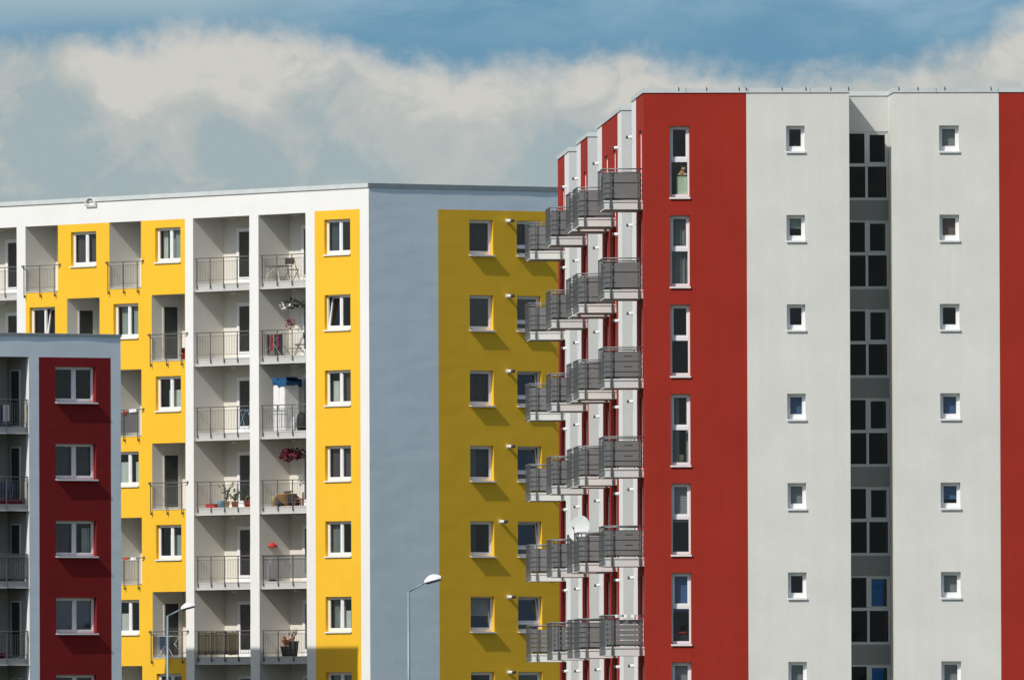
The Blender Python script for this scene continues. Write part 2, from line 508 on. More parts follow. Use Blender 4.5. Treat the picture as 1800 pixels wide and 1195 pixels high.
wall.build('wall', mats, bld, (0,0,0), A)
mb = MB(); mb.quad([(*p, ZR-.02) for p in polyL]); mb.build('roof', M_roof, bld, (0,0,0), A)
coping(polyL, ZR-.035, ZR+.13, .035, .4, M_copingd, bld, A)
# added pale strip: paints the coping's sunlit tone on this side
mb = MB(); mb.box(0, LLEN, -.045, -.037, ZR-.03, ZR+.135)
face.put('sunlit_coping', mb.mesh('sunlit_coping', M_coping), 0, 0)
# pale hoop on the roof edge
mb = MB()
for i in range(14):
    a0, a1 = math.pi*i/14, math.pi*(i+1)/14
    mb.bar((-.33*math.cos(a0),0,.28*math.sin(a0)), (-.33*math.cos(a1),0,.28*math.sin(a1)), .034, 0, 8)
mb.bar((-.33,0,.0),(.33,0,.0),.03,0,8)
face.put('roof_hoop', mb.mesh('roof_hoop', M_flue), X(18.1), ZR-.16, -.10)

# windows of the end wall
c1 = ['df gq','','dl dr','gl dr','dl','bg5','dr','df']
c2 = ['dl','','','dr','','','','']
for k in range(7):
    h = HEAD-ST*k-1.30
    window(endw, 4.59, h, 1.09, 1.30, .14, 'one', c1[k], tilt='o' if k == 5 else None, sideout=.118, seed=k, gl=M_glassb if k in (1,5) else M_glass)
    window(endw, 6.77, h, 1.11, 1.30, .14, 'low', c2[k], tilt='o' if k in (2,3,4,5) else None, sideout=.118, seed=k+20, gl=M_glassb if k else M_glass)
    if True:
        fx = 5.98 if k == 4 else 6.33
        fl = MB(); fl.bar((0,.02,0),(0,-.27,0),.062,0,12); fl.bar((0,0,0),(0,-.012,0),.095,0,12)
        o = endw.put('flue_pipe', cached('flueE', lambda: fl.mesh('flue_pipe', M_flue)), fx, HEAD-ST*k-.02)
        fc = MB(); fc.bar((0,-.27,0),(0,-.40,0),.056,0,12); fc.bar((0,-.31,0),(0,-.325,0),.066,0,12)
        link('flue_cap', cached('capE', lambda: fc.mesh('flue_cap', M_cap)), o)
# windows of the sunlit face
cE = ['gl','','dm wl7','df wp5','gl wp6','wm6 gl','gf','gf']
for k in range(7):
    h = HEAD-ST*k-1.29
    window(face, X(2.85), h, 1.66, 1.29, .13, 'two', cE[k], tilt='l' if k == 1 else None, seed=40+k, gl=M_glassb if k == 0 else M_glass)
fw = {0: ['df','er wq el'], 1: ['', 'er el'], 2: ['gf','wm6 er6'], 3: ['gf','wl7 wr7'], 4: ['df','em7 er7'], 5: ['gf','wl6 wp6'], 6: ['gf','gf']}
for k in range(7):
    for j, (a, b) in enumerate(WEV if k % 2 == 0 else WOD):
        if k >= 2 and a > 17: continue          # hidden behind the low block
        window(face, X(b), HEAD-ST*k-1.29, round(b-a, 3), 1.29, .13, 'two', fw[k][j], tilt='r' if (k == 1 and j == 0) else None, seed=60+3*k+j)
# loggias
def door(side, x, z, W, H, y, side_wall=None):
    pass
def add_loggia(a, b, k, big, side=face, f0=None, top=None, skip_door=False):
    W = round(b-a, 3); f = FL(k); H = (2.5 if k == 0 else 2.52)
    x = X(b)
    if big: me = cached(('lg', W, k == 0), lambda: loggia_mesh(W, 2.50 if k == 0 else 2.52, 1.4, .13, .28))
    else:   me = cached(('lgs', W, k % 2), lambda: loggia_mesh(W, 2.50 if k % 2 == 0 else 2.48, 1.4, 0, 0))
    o = side.put('loggia', me, x, f)
    if big:
        n = 4 if W > 3.3 else 3
        posts = [.12+(W-.16)*i/n for i in range(n+1)]; posts[-1] = W-.05
        link('railing', cached(('rl', W), lambda: railing_mesh(W, .075, posts, .17)), o)
        cl_ = MB(); cl_.lathe([(.13,0),(.13,-.03),(.09,-.075),(.0,-.085)], (W*.42,.75,2.5), 14)
        link('ceiling_lamp', cached(('cl', W), lambda: cl_.mesh('ceiling_lamp', M_lampw)), o)
        # balcony door set in the back wall, at the right
        dx = .93 if W > 3.3 else .88
        dr = MB(); rect_frame(dr, dx, dx+.95, .1, 2.12, .09, 1.34, 1.402, wb=.13); dr.box(dx, dx+.95, 1.33, 1.36, .0, .1)
        rect_frame(dr, dx+.09, dx+.86, .23, 2.03, .05, 1.355, 1.398)
        d = link('balcony_door', cached(('bd', W), lambda: dr.mesh('balcony_door', M_pvc)), o)
        link('pane', cached(('bdp', W), lambda: quadmesh('pane', [(dx+.1,1.375,.2),(dx+.85,1.375,.2),(dx+.85,1.375,2.04),(dx+.1,1.375,2.04)], M_glassb)), d)
        link('room', cached(('bdr', W), lambda: quadmesh('room', [(dx+.09,1.396,.2),(dx+.86,1.396,.2),(dx+.86,1.396,2.04),(dx+.09,1.396,2.04)], M_room)), d)
    else:
        link('railing', cached(('rls', W), lambda: railing_mesh(W, -.10, [.03, W*.5, W-.12], .22, over=.17)), o)
        # door in the left side wall (seen from the right)
        if k % 2 == 1:
            dr = MB(); dr.box(-.01,.03,.50,1.22,.02,2.10)
            d = link('balcony_door', cached('sd', lambda: dr.mesh('balcony_door', M_inner)), o)
            link('pane', cached('sdp', lambda: quadmesh('pane', [(.034,.56,.10),(.034,1.16,.10),(.034,1.16,2.04),(.034,.56,2.04)], M_darkglass)), d)
    return o
def quadmesh(n, pts, m):
    q = MB(); q.quad(pts); return q.mesh(n, m)
M_darkglass = plain('dark_door_glass', (.035,.04,.04), .08, .5, 0, .3, 1.2)
for k in range(7):
    for a, b in BIG:
        if a > 20 and k > 1: continue           # hidden behind the low block
        add_loggia(a, b, k, True)
    for a, b in (EVEN if k % 2 == 0 else ODD):
        if a > 17 and k > 1: continue
        add_loggia(a, b, k, False)
# closing wall behind the loggia shafts that are not built (below the frame and behind the low block)
mb = MB()
for a, b, lo, hi in ((4.06,7.12,.9,FL(6)-.3),(7.71,11.40,.9,FL(6)-.3),(23.22,26.9,.9,FL(1)-.3)):
    mb.quad([(X(b),.3,lo),(X(a),.3,lo),(X(a),.3,hi),(X(b),.3,hi)])
for k in range(8):
    for a, b in (EVEN if k % 2 == 0 else ODD):
        if k == 7 or (a > 17 and k > 1): mb.quad([(X(b),.3,FL(k)),(X(a),.3,FL(k)),(X(a),.3,FL(k)+2.5),(X(b),.3,FL(k)+2.5)])
    for a, b in (WEV if k % 2 == 0 else WOD):
        if k == 7 or (a > 17 and k > 1): mb.quad([(X(b),.12,HEAD-ST*k-1.29),(X(a),.12,HEAD-ST*k-1.29),(X(a),.12,HEAD-ST*k),(X(b),.12,HEAD-ST*k)])
h = HEAD-ST*7
mb.quad([(X(2.85),.12,h-1.29),(X(1.19),.12,h-1.29),(X(1.19),.12,h),(X(2.85),.12,h)])
face.put('shaft_wall', mb.mesh('shaft_wall', M_inner), 0, 0)
mb = MB()
for a, b in ((4.59,5.68),(6.77,7.88)): mb.quad([(a,.13,h-1.3),(b,.13,h-1.3),(b,.13,h),(a,.13,h)])
endw.put('shaft_wall', mb.mesh('shaft_wall', M_inner), 0, 0)

# ================================================================== LOW BLOCK
ZF = 18.40; FW, FD = 14.0, 12.4
low = thing('apartment_building', 'lower grey and wine red apartment block in front of the yellow block',
            'apartment building', (PF[0], PF[1], 0))
polyF = [(-FW,0),(0,0),(0,FD),(-FW,FD)]
frF = edge_frames(polyF); lowf = Side(low, A, frF[0])
XF = lambda u: FW-u
op = []; HF = 17.265
for k in range(6): op.append((XF(2.88), XF(1.10), HF-ST*k-1.29, HF-ST*k, .17))
op.append((XF(5.95), XF(4.05), .8, 17.6, .17, 0))
wall = MB()
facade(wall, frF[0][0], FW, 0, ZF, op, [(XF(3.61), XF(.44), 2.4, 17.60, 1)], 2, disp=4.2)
for i in (1,2,3): facade(wall, frF[i][0], frF[i][1], 0, ZF)
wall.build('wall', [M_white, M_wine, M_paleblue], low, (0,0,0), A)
mb = MB(); mb.quad([(*p, ZF-.02) for p in polyF]); mb.build('roof', M_roof, low, (0,0,0), A)
coping(polyF, ZF-.035, ZF+.06, .035, .4, M_copingd, low, A)
cf = ['','dl dr','dl wp8','bb7','df']
for k in range(5):
    window(lowf, XF(2.88), HF-ST*k-1.29, 1.78, 1.29, .17, 'two', cf[k], sideout=.118, seed=90+k, gl=M_glassb if k == 3 else M_glass)
for k in range(5):
    f = 15.04-ST*k
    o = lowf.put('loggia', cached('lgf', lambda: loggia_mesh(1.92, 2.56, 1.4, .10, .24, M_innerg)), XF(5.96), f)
    link('railing', cached('rlf', lambda: railing_mesh(1.9, .04, [.05,.95,1.85], .17, h=1.0)), o)
    dr = MB(); dr.box(1.88,1.93,.55,1.15,.02,2.12)
    d = link('balcony_door', cached('sdf', lambda: dr.mesh('balcony_door', M_inner)), o)
    link('pane', cached('sdfp', lambda: quadmesh('pane', [(1.876,.60,.1),(1.876,.60,2.06),(1.876,1.10,2.06),(1.876,1.10,.1)], M_darkglass)), d)
mb = MB(); mb.quad([(XF(5.95),.3,.8),(XF(4.05),.3,.8),(XF(4.05),.3,3.6),(XF(5.95),.3,3.6)])
h = HF-ST*5; mb.quad([(XF(2.88),.16,h-1.29),(XF(1.1),.16,h-1.29),(XF(1.1),.16,h),(XF(2.88),.16,h)])
lowf.put('shaft_wall', mb.mesh('shaft_wall', M_inner), 0, 0)

# ================================================================== RED BLOCK
ZB = 24.03; RW, RL, NT, RC, U2 = 14.22, 57.8, 4.0, 2.6, 7.87
red = thing('apartment_building', 'red and white apartment block on the right with grey boarded balconies along its side',
            'apartment building', (PR[0], PR[1], 0))
NOT = [(7.2,13.6),(29.4,36.1),(43.9,49.4)]
polyR = [(0,0),(6.46,0),(6.46,RC),(U2,RC),(U2,0),(RW,0),(RW,RL),(0,RL)]
for a, b in reversed(NOT): polyR += [(0,b),(NT,b),(NT,a),(0,a)]
frR = edge_frames(polyR)
front = Side(red, B, frR[0]); stair = Side(red, B, frR[2]); front2 = Side(red, B, frR[4])
wall = MB()
HB = 22.97
opA = []; opB = []; opS = []
for k in range(8):
    h = HB-ST*k
    opA += [(.82,1.44,h-2.23,h,.17), (4.48,5.06,h-.80,h,.17)]
    opB += [(9.29-U2,9.91-U2,h-.80,h,.17), (13.4-U2,14.02-U2,h-2.23,h,.12)]
    opS.append((.0,1.41,h-.09-2.17,h-.09,.12))
facade(wall, frR[0][0], 6.46, 0, ZB, opA, [(0,3.23,0,ZB,1)], 0)
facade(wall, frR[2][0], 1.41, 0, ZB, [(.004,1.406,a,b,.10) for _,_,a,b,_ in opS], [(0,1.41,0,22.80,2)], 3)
facade(wall, frR[4][0], RW-U2, 0, ZB, opB, [(11.17-U2,RW,0,ZB,1)], 0)
BAL = [.63, 17.3, 22.1, 36.7, 52.6]; BLEN, BPRO = 2.9, 1.21
DOOR = [(1.27,3.0),(17.55,19.3),(22.65,24.5),(37.35,39.2),(53.2,55.0)]
BLK = [(0,7.2,[(4.55,7.2)]),(13.6,29.4,[(13.6,16.1),(26.4,29.4)]),(36.1,43.9,[(41.07,43.9)]),(49.4,RL,[(49.4,52.7)])]
FB = lambda k: 20.66-ST*k
sides = []
for i, (M, L, a, p) in enumerate(frR):
    if i in (0, 2, 4): continue
    q = polyR[(i+1) % len(polyR)]
    if p[0] == 0 and q[0] == 0:                  # side wall of a block: local x = p.y - s
        s1 = p[1]; s0 = q[1]
        blk = [b for b in BLK if abs(b[0]-s0) < .01][0]
        cols = [(0, L, 0, ZB, 1)] + [(s1-w1, s1-w0, 0, ZB, 4) for w0, w1 in blk[2]]
        ops = []
        sd = Side(red, B, frR[i])
        for d0, d1 in DOOR:
            if s0 <= d0 < s1:
                for k in range(8): ops.append((s1-d1, s1-d0, FB(k)+.04, HB-.07-ST*k, .07))
        sides.append((sd, s0, s1))
        facade(wall, M, L, 0, ZB, ops, cols, 0)
    else:
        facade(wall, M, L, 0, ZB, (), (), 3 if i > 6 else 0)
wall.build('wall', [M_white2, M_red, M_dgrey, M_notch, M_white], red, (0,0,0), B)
mb = MB(); mb.quad([(*p, ZB-.02) for p in polyR]); mb.build('roof', M_roof, red, (0,0,0), B)
coping(polyR, ZB-.02, ZB+.12, .03, .4, M_coping, red, B)
for x in (1.1,1.98,3.0,3.22,4.35,5.1,5.88,6.44):
    mb = MB(); mb.box(-.010,.010,-.01,.01,0,.105); mb.box(-.010,.010,-.01,.1,.10,.112)
    front.put('conductor_holder', cached('clip', lambda: mb.mesh('conductor_holder', M_cap)), x, ZB+.05, -.042)
for x in (.15,.75,1.6,3.05):
    front2.put('conductor_holder', CACHE['clip'], x, ZB+.05, -.042)

ct = ['', 'gf gp', '', 'gl ep', 'bg5', 'bb5', 'bg9']
cs = ['', 'be5', '', 'bb9', 'bg9', 'dp', 'bg9']
cs2 = ['bg9', 'bn9', '', 'bb9', 'bb6', 'bg9', 'bg9']
for k in range(7):
    h = HB-ST*k
    window(front, .82, h-2.23, .62, 2.23, .17, 'tall', ct[k], seed=120+k, sideout=.05)
    window(front, 4.48, h-.80, .58, .80, .17, 'small', cs[k], seed=130+k, sideout=.05)
    window(front2, 9.29-U2, h-.80, .62, .80, .17, 'small', cs2[k], seed=140+k, sideout=.05)
    o = window(stair, .004, h-.09-2.17, 1.402, 2.17, .03, 'stair', '', seed=150+k, sill=False, room=1.3, gl=M_glasss, fmat=M_frameg)
    if k in (5, 6):
        b = MB(); b.box(.80, 1.20, .082, .09, 1.20, 2.09); b.build('blind_or_blue_sheet', M_blue, o)  # bright blue sheet close behind the upper right pane
# below the frame: blank boards in the lowest openings
mb = MB(); h = HB-ST*7
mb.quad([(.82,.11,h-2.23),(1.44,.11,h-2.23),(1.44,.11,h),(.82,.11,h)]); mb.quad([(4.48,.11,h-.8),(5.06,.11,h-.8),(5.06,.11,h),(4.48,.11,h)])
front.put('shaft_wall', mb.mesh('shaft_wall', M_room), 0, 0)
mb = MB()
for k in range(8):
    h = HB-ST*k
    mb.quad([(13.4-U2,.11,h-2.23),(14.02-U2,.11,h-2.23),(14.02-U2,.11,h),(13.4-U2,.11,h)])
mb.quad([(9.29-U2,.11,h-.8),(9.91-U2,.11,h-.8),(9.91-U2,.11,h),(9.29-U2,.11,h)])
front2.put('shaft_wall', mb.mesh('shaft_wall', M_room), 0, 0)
mb = MB(); mb.quad([(0,.09,h-2.3),(1.41,.09,h-2.3),(1.41,.09,h),(0,.09,h)]); stair.put('shaft_wall', mb.mesh('shaft_wall', M_room), 0, 0)

# balconies along the side (frame: x outward is negative, y runs back along the wall)
P, Ly = BPRO, BLEN
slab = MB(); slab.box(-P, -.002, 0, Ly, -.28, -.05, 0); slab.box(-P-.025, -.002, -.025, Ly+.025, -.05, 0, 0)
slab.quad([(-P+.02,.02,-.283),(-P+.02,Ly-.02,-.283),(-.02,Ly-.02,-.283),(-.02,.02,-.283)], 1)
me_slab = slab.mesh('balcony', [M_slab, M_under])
posts = MB()
def post(x, y, dx, dy):
    posts.box(x-.017+dx, x+.017+dx, y-.017+dy, y+.017+dy, -.27, .97, 1)
    posts.box(x-.03+dx*.6, x+.03+dx*.6, y-.03+dy*.6, y+.03+dy*.6, -.24, -.10)
for x in (-1.02, -.14): post(x, 0, 0, -.05); post(x, Ly, 0, .05)
for y in (.12, 1.0, 1.9, Ly-.12): post(-P, y, -.05, 0)
for z, w in ((.985,.021),):
    posts.bar((.0,-.05,z),(-P-.05,-.05,z),w,0,8); posts.bar((-P-.05,-.05,z),(-P-.05,Ly+.05,z),w,0,8); posts.bar((-P-.05,Ly+.05,z),(0,Ly+.05,z),w,0,8)
for y in (.35,.6,1.25,1.5,2.15,2.4): posts.box(-P-.036,-P-.027,y-.012,y+.012,-.2,.97)
me_posts = posts.mesh('railing', [M_steel, M_post])
def boards(gap, seed):
    r = random.Random(seed)
    f = MB(); s = MB(); t = MB(); pit = .162
    for i in range(5):
        z = .075+pit*i; h = pit-gap
        f.box(-P+.05, -.04, .03, .045, z, z+h); t.box(-P+.05, -.04, Ly-.045, Ly-.03, z, z+h if gap > .03 else z+pit-.002)
        s.box(-P+.03, -P+.045, .05, Ly-.05, z, z+h)
    if gap < .035:                               # dark strips that paint shade into some of the gaps
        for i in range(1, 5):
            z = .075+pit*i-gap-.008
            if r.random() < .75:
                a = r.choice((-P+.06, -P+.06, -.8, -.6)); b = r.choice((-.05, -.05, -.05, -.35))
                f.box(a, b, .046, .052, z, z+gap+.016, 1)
    f.box(-P+.06, -.05, .05, .06, .03, .072, 1)  # dark strip painting the shaded gap between boards and slab
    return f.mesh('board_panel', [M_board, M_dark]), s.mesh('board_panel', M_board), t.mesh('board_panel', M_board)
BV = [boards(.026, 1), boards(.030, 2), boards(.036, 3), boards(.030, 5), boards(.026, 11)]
fl = MB(); fl.bar((.02,0,0),(-.13,0,0),.05,0,12); fl.bar((.0,0,0),(-.012,0,0),.075,0,12)
me_flue = fl.mesh('flue_pipe', M_flue)
fc = MB(); fc.bar((-.13,0,0),(-.20,0,0),.048,0,12); me_fcap = fc.mesh('flue_cap', M_cap)
def on_side(s, x, z): return quat_z(B) @ Vector((x, s, z))
var = {(0,0):1,(0,1):1,(0,5):2,(2,1):2,(2,2):0,(4,5):2,(3,5):2,(0,4):0}
for k in range(7):
    for bi, s in enumerate(BAL):
        o = link('balcony', me_slab, red, on_side(s, 0, FB(k)), B)
        link('railing', me_posts, o)
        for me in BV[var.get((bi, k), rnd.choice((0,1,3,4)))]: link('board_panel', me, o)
    for d0, d1 in DOOR:
        for sd, s0, s1 in sides:
            if s0 <= d0 < s1:
                zz = FB(k)+.04
                window(sd, s1-d1, zz, round(d1-d0,2), round(HB-.07-ST*k-zz,2), .07, 'door', 'gl' if (k+int(d0)) % 3 == 0 else '', room=.68, sill=False, name='balcony_door', seed=200+k)
    for s, dz in ((6.95,0),(15.9,0),(28.7,-.05),(42.9,-.05),(51.6,-.03)):
        o = link('flue_pipe', me_flue, red, on_side(s, 0, 22.88+dz-ST*k), B); link('flue_cap', me_fcap, o)

# ================================================================== THINGS ON THE BALCONIES
def lgw(u, y, z, side=face): return side.world(X(u), y, z)
def pl(name, col, rough=.7, **k): return plain(name, col, rough, .3, 0, **k)
T_white = pl('white_enamel', (.78,.78,.78)); T_red = pl('red_plastic', (.55,.04,.03)); T_red2 = pl('dark_red_cloth', (.30,.02,.03)); T_brown = pl('wicker_brown', (.34,.20,.08), var=.3, scale=40)
T_orange = pl('terracotta', (.50,.16,.06)); T_green = pl('leaf_green', (.07,.13,.03), var=.3); T_dgreen = pl('dark_leaf_green', (.02,.035,.015), var=.3)
T_blue = pl('blue_sheet', (.012,.085,.20)); T_lblue = pl('light_blue_plastic', (.25,.50,.68)); T_black = pl('black_cloth', (.018,.018,.022))
T_mag = pl('magenta_petals', (.22,.012,.08)); T_wine = pl('dark_red_petals', (.16,.008,.025)); T_wine2 = pl('deep_red_petals', (.13,.005,.03)); T_wpet = pl('white_petals', (.80,.80,.72))
T_wood = pl('brown_wood', (.30,.12,.05)); T_straw = pl('straw_reed', (.10,.085,.05), var=.35, scale=30); T_yel = pl('yellow_cloth', (.62,.50,.16))
T_beige = pl('beige_card', (.62,.46,.28)); T_navy = pl('navy_cloth', (.03,.05,.12)); T_grey = pl('grey_metal_legs', (.45,.45,.44)); T_oleaf = pl('orange_leaves', (.55,.18,.05), var=.3)
T_film = mesh_film('grey_windscreen_mesh', (.22,.22,.23), .55)
T_dfilm = mesh_film('dark_mesh_screen', (.14,.14,.15), .7)
AF = face.a
def item(name, label, cat, u, y, z, group=None, side=face):
    return thing(name, label, cat, lgw(u, y, z), side.a, group)

def foldtable(label, u, y, z):
    t = item('folding_table', label, 'table', u, y, z)
    m = MB(); m.box(-.45,.45,-.3,.3,.56,.60); m.build('tabletop', M_rail, t)
    for sx in (-1, 1):
        m = MB(); m.bar((sx*.42,-.25,0),(sx*.28,-.25,.56),.018); m.bar((sx*.42,.25,0),(sx*.28,.25,.56),.018); m.bar((sx*.42,-.25,.02),(sx*.42,.25,.02),.015)
        m.build('leg', T_white, t)
    m = MB(); m.bar((-.36,-.25,.28),(.1,-.25,.5),.012); m.build('brace', T_white, t)
def foldchair(label, u, y, z, rz, mat, group):
    t = item('folding_chair', label, 'chair', u, y, z, group); t.rotation_euler.z += rz
    m = MB(); m.box(-.2,.2,-.2,.2,.42,.45); m.build('seat', mat, t)
    m = MB(); m.box(-.2,.2,.22,.24,.62,.86); m.xf(Matrix.Rotation(.12,4,'X')); m.build('backrest', mat, t)
    for sx in (-.2, .2):
        m = MB(); m.bar((sx,-.24,0),(sx,.16,.86),.014); m.bar((sx,.26,0),(sx,-.16,.44),.014); m.build('leg', M_rail, t)
def flowerball(name, label, cat, u, y, z, r, mats, nn, flat=.6, group=None, hang=0):
    t = item(name, label, cat, u, y, z, group); rr = random.Random(hash_(label))
    m = MB(); m.lathe([(r*.28,-r*.3),(r*.42,.0),(r*.40,.02)], (0,0,-.02), 10); m.build('pot', M_rail, t)
    for mi, mt in enumerate(mats):
        m = MB()
        for _ in range(nn):
            while True:
                p = Vector((rr.uniform(-1,1), rr.uniform(-1,1), rr.uniform(-1,1)))
                if p.length < 1: break
            p = Vector((p.x*r+(-.25*r if mi == 1 else .15*r), p.y*r, p.z*r*flat + (-.12*r if mi == 1 else .08*r)))
            m.leaf(p, r*.16, 0, rr)
        m.build('foliage' if mi == 0 else 'blossom', mt, t)
    if hang:
        m = MB(); m.bar((0,0,0),(0,0,hang),.006); m.build('cord', M_rail, t)
    return t
def potplant(label, u, y, z, ph, pr, potmat, leafmat, h, spread, n, cat='plant', name='potted_plant', ls=.06):
    t = item(name, label, cat, u, y, z); rr = random.Random(hash_(label))
    m = MB(); m.lathe([(pr*.7,0),(pr,ph),(pr*1.08,ph),(pr*1.08,ph+.02),(pr*.9,ph+.02),(0,ph-.02)], (0,0,0), 12); m.build('pot', potmat, t)
    s = MB(); l = MB()
    for i in range(n):
        a = rr.uniform(0, 6.28); top = Vector((math.cos(a)*spread*rr.uniform(.3,1), math.sin(a)*spread*rr.uniform(.3,1), ph+h*rr.uniform(.5,1)))
        mid = Vector((top.x*.35, top.y*.35, ph+(top.z-ph)*.55))
        s.bar((0,0,ph-.02), mid, .010); s.bar(mid, top, .007)
        for q in range(7):
            f = rr.uniform(.25, 1.0); c = Vector((0,0,ph)).lerp(mid, f*2) if f < .5 else mid.lerp(top, f*2-1)
            l.leaf(c+Vector((rr.uniform(-.05,.05), rr.uniform(-.05,.05), rr.uniform(-.03,.05))), ls, 0, rr)
    s.build('stem', T_green if leafmat is T_green else T_wood, t); l.build('foliage', leafmat, t)
def airer(label, u, y, z, clothes, frame=T_grey, w=1.0, h=.85):
    t = item('drying_rack', label, 'drying rack', u, y, z)
    m = MB()
    for sy in (-.25, .25):
        m.bar((-w/2, sy, 0),(w/2*.6, sy*.6, h),.010); m.bar((w/2, sy, 0),(-w/2*.6, sy*.6, h),.010)
        m.bar((-w/2, sy, h),(w/2, sy, h),.012)
    for i in range(5): m.bar((-w/2+w*i/4,-.25,h),(-w/2+w*i/4,.25,h),.007)
    m.build('rack_frame', frame, t)
    for a, b, drop, mt, yy, lab in clothes:
        c = MB(); n = 10
        for i in range(n):
            x0 = a+(b-a)*i/n; x1 = a+(b-a)*(i+1)/n
            y0 = yy+.02*math.sin(x0*40); y1 = yy+.02*math.sin(x1*40)
            c.quad([(x0,y0,h-drop),(x1,y1,h-drop+.02*math.sin(9*x1)),(x1,y1,h+.012),(x0,y0,h+.012)], 0, True)
        tag(c.build('laundry', mt, None, t.location, t.rotation_euler.z), lab, 'laundry')
    return t
def basic(name, label, cat, u, y, z, fn, mat, group=None):
    m = MB(); fn(m); o = m.build(name, mat, None, lgw(u, y, z), AF); return tag(o, label, cat, group)
g = 1.376        # moving 1 m into a loggia shifts a thing this far along the wall as seen from the street
# --- narrow bay (u 4.06 .. 7.12)
f = FL(0)
foldtable('folding table with pale legs on the top loggia of the narrow bay', 5.95+.55*g-.1, .55, f)
foldchair('dark folding chair behind the table on the top loggia, nearer the door', 5.0+.6*g, .6, f, 1.5, M_rail, 'folding chairs on the narrow bay loggias')
f = FL(1)
flowerball('hanging_flower_basket', 'hanging basket of white flowers on the second loggia of the narrow bay', 'flower basket', 5.05+.75*g, .75, f+1.95, .36, [T_dgreen, T_wpet], 110, .55, hang=.5)
flowerball('hanging_flower_basket', 'small dark hanging plant beside the basket of white flowers', 'hanging plant', 4.42+.8*g-.3, .8, f+1.95, .22, [T_dgreen, T_dgreen], 70, .8, hang=.5)
airer('drying rack on the second loggia of the narrow bay', 5.95+.6*g, .6, f, [(-.55,-.2,.75,T_black,-.2,'black trousers at the left end of the second loggia drying rack'),(-.14,.05,.62,T_red2,-.23,'red shirt on the second loggia drying rack'),(.02,.6,.78,T_black,-.15,'wide black sheet hung right of the red shirt'),(.3,.42,.5,T_mag,-.19,'dark pink cloth hung in front of the wide black sheet')], w=1.25)
flowerball('potted_flower', 'magenta flowers in a pot hung above the railing of the second loggia', 'potted flower', 5.12+.1*g, .16, f+1.2, .2, [T_mag, T_wine], 90, 1.0)
foldchair('black folding chair right of the drying rack on the second loggia', 4.55+.7*g-.1, .7, f, -.5, T_black, 'folding chairs on the narrow bay loggias')
f = FL(2)
t = item('storage_cabinet', 'tall white cabinet on the third loggia with a blue sheet on top', 'cabinet', 5.35+.62*g, .62, f)
m = MB(); m.box(-.4,.34,-.3,.3,.02,1.72); m.build('cabinet_body', T_white, t)
m = MB(); m.box(-.39,-.02,-.325,-.302,.06,1.70); m.box(.0,.33,-.325,-.302,.06,1.70); m.build('cabinet_door', T_white, t)
m = MB(); m.bar((-.06,-.34,.8),(-.06,-.34,1.0),.012); m.build('handle', M_steel, t)
def sheet(m):
    r = random.Random(3)
    for i in range(12):
        for j in range(6):
            x0, x1 = -.46+i*.075, -.46+(i+1)*.075; y0, y1 = -.36+j*.12, -.36+(j+1)*.12
            zf = lambda x, y: .22+.05*math.sin(9*x+3*y)+.03*math.sin(17*x)-.10*(abs(x)>.5)
            m.quad([(x0,y0,zf(x0,y0)),(x1,y0,zf(x1,y0)),(x1,y1,zf(x1,y1)),(x0,y1,zf(x0,y1))], 0, True)
        m.quad([(x0,-.36,zf(x0,-.36)-.26-.05*math.sin(7*x0)),(x1,-.36,zf(x1,-.36)-.26-.05*math.sin(7*x1)),(x1,-.36,zf(x1,-.36)),(x0,-.36,zf(x0,-.36))], 0, True)
        m.quad([(x0,.36,zf(x0,.36)-.26),(x0,.36,zf(x0,.36)),(x1,.36,zf(x1,.36)),(x1,.36,zf(x1,.36)-.26)], 0, True)
    m.box(-.41,.40,-.32,.32,.0,.12)
basic('blue_tarpaulin', 'crumpled blue tarpaulin covering the top of the white cabinet', 'tarpaulin', 5.30+.62*g, .62, f+1.75, sheet, T_blue)
basic('black_bag', 'black bulging bag on the floor right of the white cabinet', 'bag', 4.36+.35*g, .35, f+.02,
      lambda m: m.lathe([(.20,0),(.26,.15),(.24,.45),(.17,.62),(.06,.68)], (0,0,0), 12, 0, 1, .7), T_black)
basic('bottle', 'white plastic bottle standing beside the black bag', 'bottle', 4.88+.25*g, .25, f+.015,
      lambda m: (m.lathe([(.07,0),(.08,.05),(.08,.34),(.03,.44),(.03,.5)], (0,0,0), 12)), T_white)
f = FL(3)
flowerball('hanging_flower_basket', 'hanging basket of dark red flowers on the fourth loggia of the narrow bay', 'flower basket', 4.95+.7*g, .7, f+1.95, .5, [T_wine, T_wine2], 120, .42, hang=.5)
basic('wicker_basket', 'large round wicker basket on the fourth loggia floor', 'basket', 5.35+.4*g, .4, f+.015,
      lambda m: m.lathe([(.20,0),(.26,.12),(.38,.42),(.40,.46),(.36,.46),(.24,.14),(0,.1)], (0,0,0), 18), T_brown)
basic('white_bowl', 'white bowl resting on the large wicker basket', 'bowl', 5.28+.4*g, .4, f+.47,
      lambda m: m.lathe([(.08,0),(.2,.10),(.22,.12),(.18,.12),(.06,.02)], (0,0,0), 14), T_white)
basic('paper_bin', 'small beige bin left of the wicker basket', 'bin', 6.15+.3*g, .3, f+.015,
      lambda m: m.lathe([(.10,0),(.12,.34),(.125,.36),(.10,.36),(.08,.04),(0,.03)], (0,0,0), 12), T_beige)
basic('black_shoe_pile', 'low dark bundle at the foot of the wicker basket', 'bundle', 5.72+.22*g, .22, f+.015,
      lambda m: m.lathe([(.2,0),(.22,.08),(.15,.2),(.05,.25)], (0,0,0), 10, 0, 1.1, .7), T_black)
basic('dark_sack', 'dark sack between the wicker basket and the wooden chair', 'sack', 4.88+.35*g, .35, f+.015,
      lambda m: m.lathe([(.2,0),(.24,.1),(.2,.32),(.08,.44)], (0,0,0), 10), T_black)
t = item('wooden_chair', 'small brown wooden chair at the right end of the fourth loggia', 'chair', 4.38+.4*g, .4, f+.012)
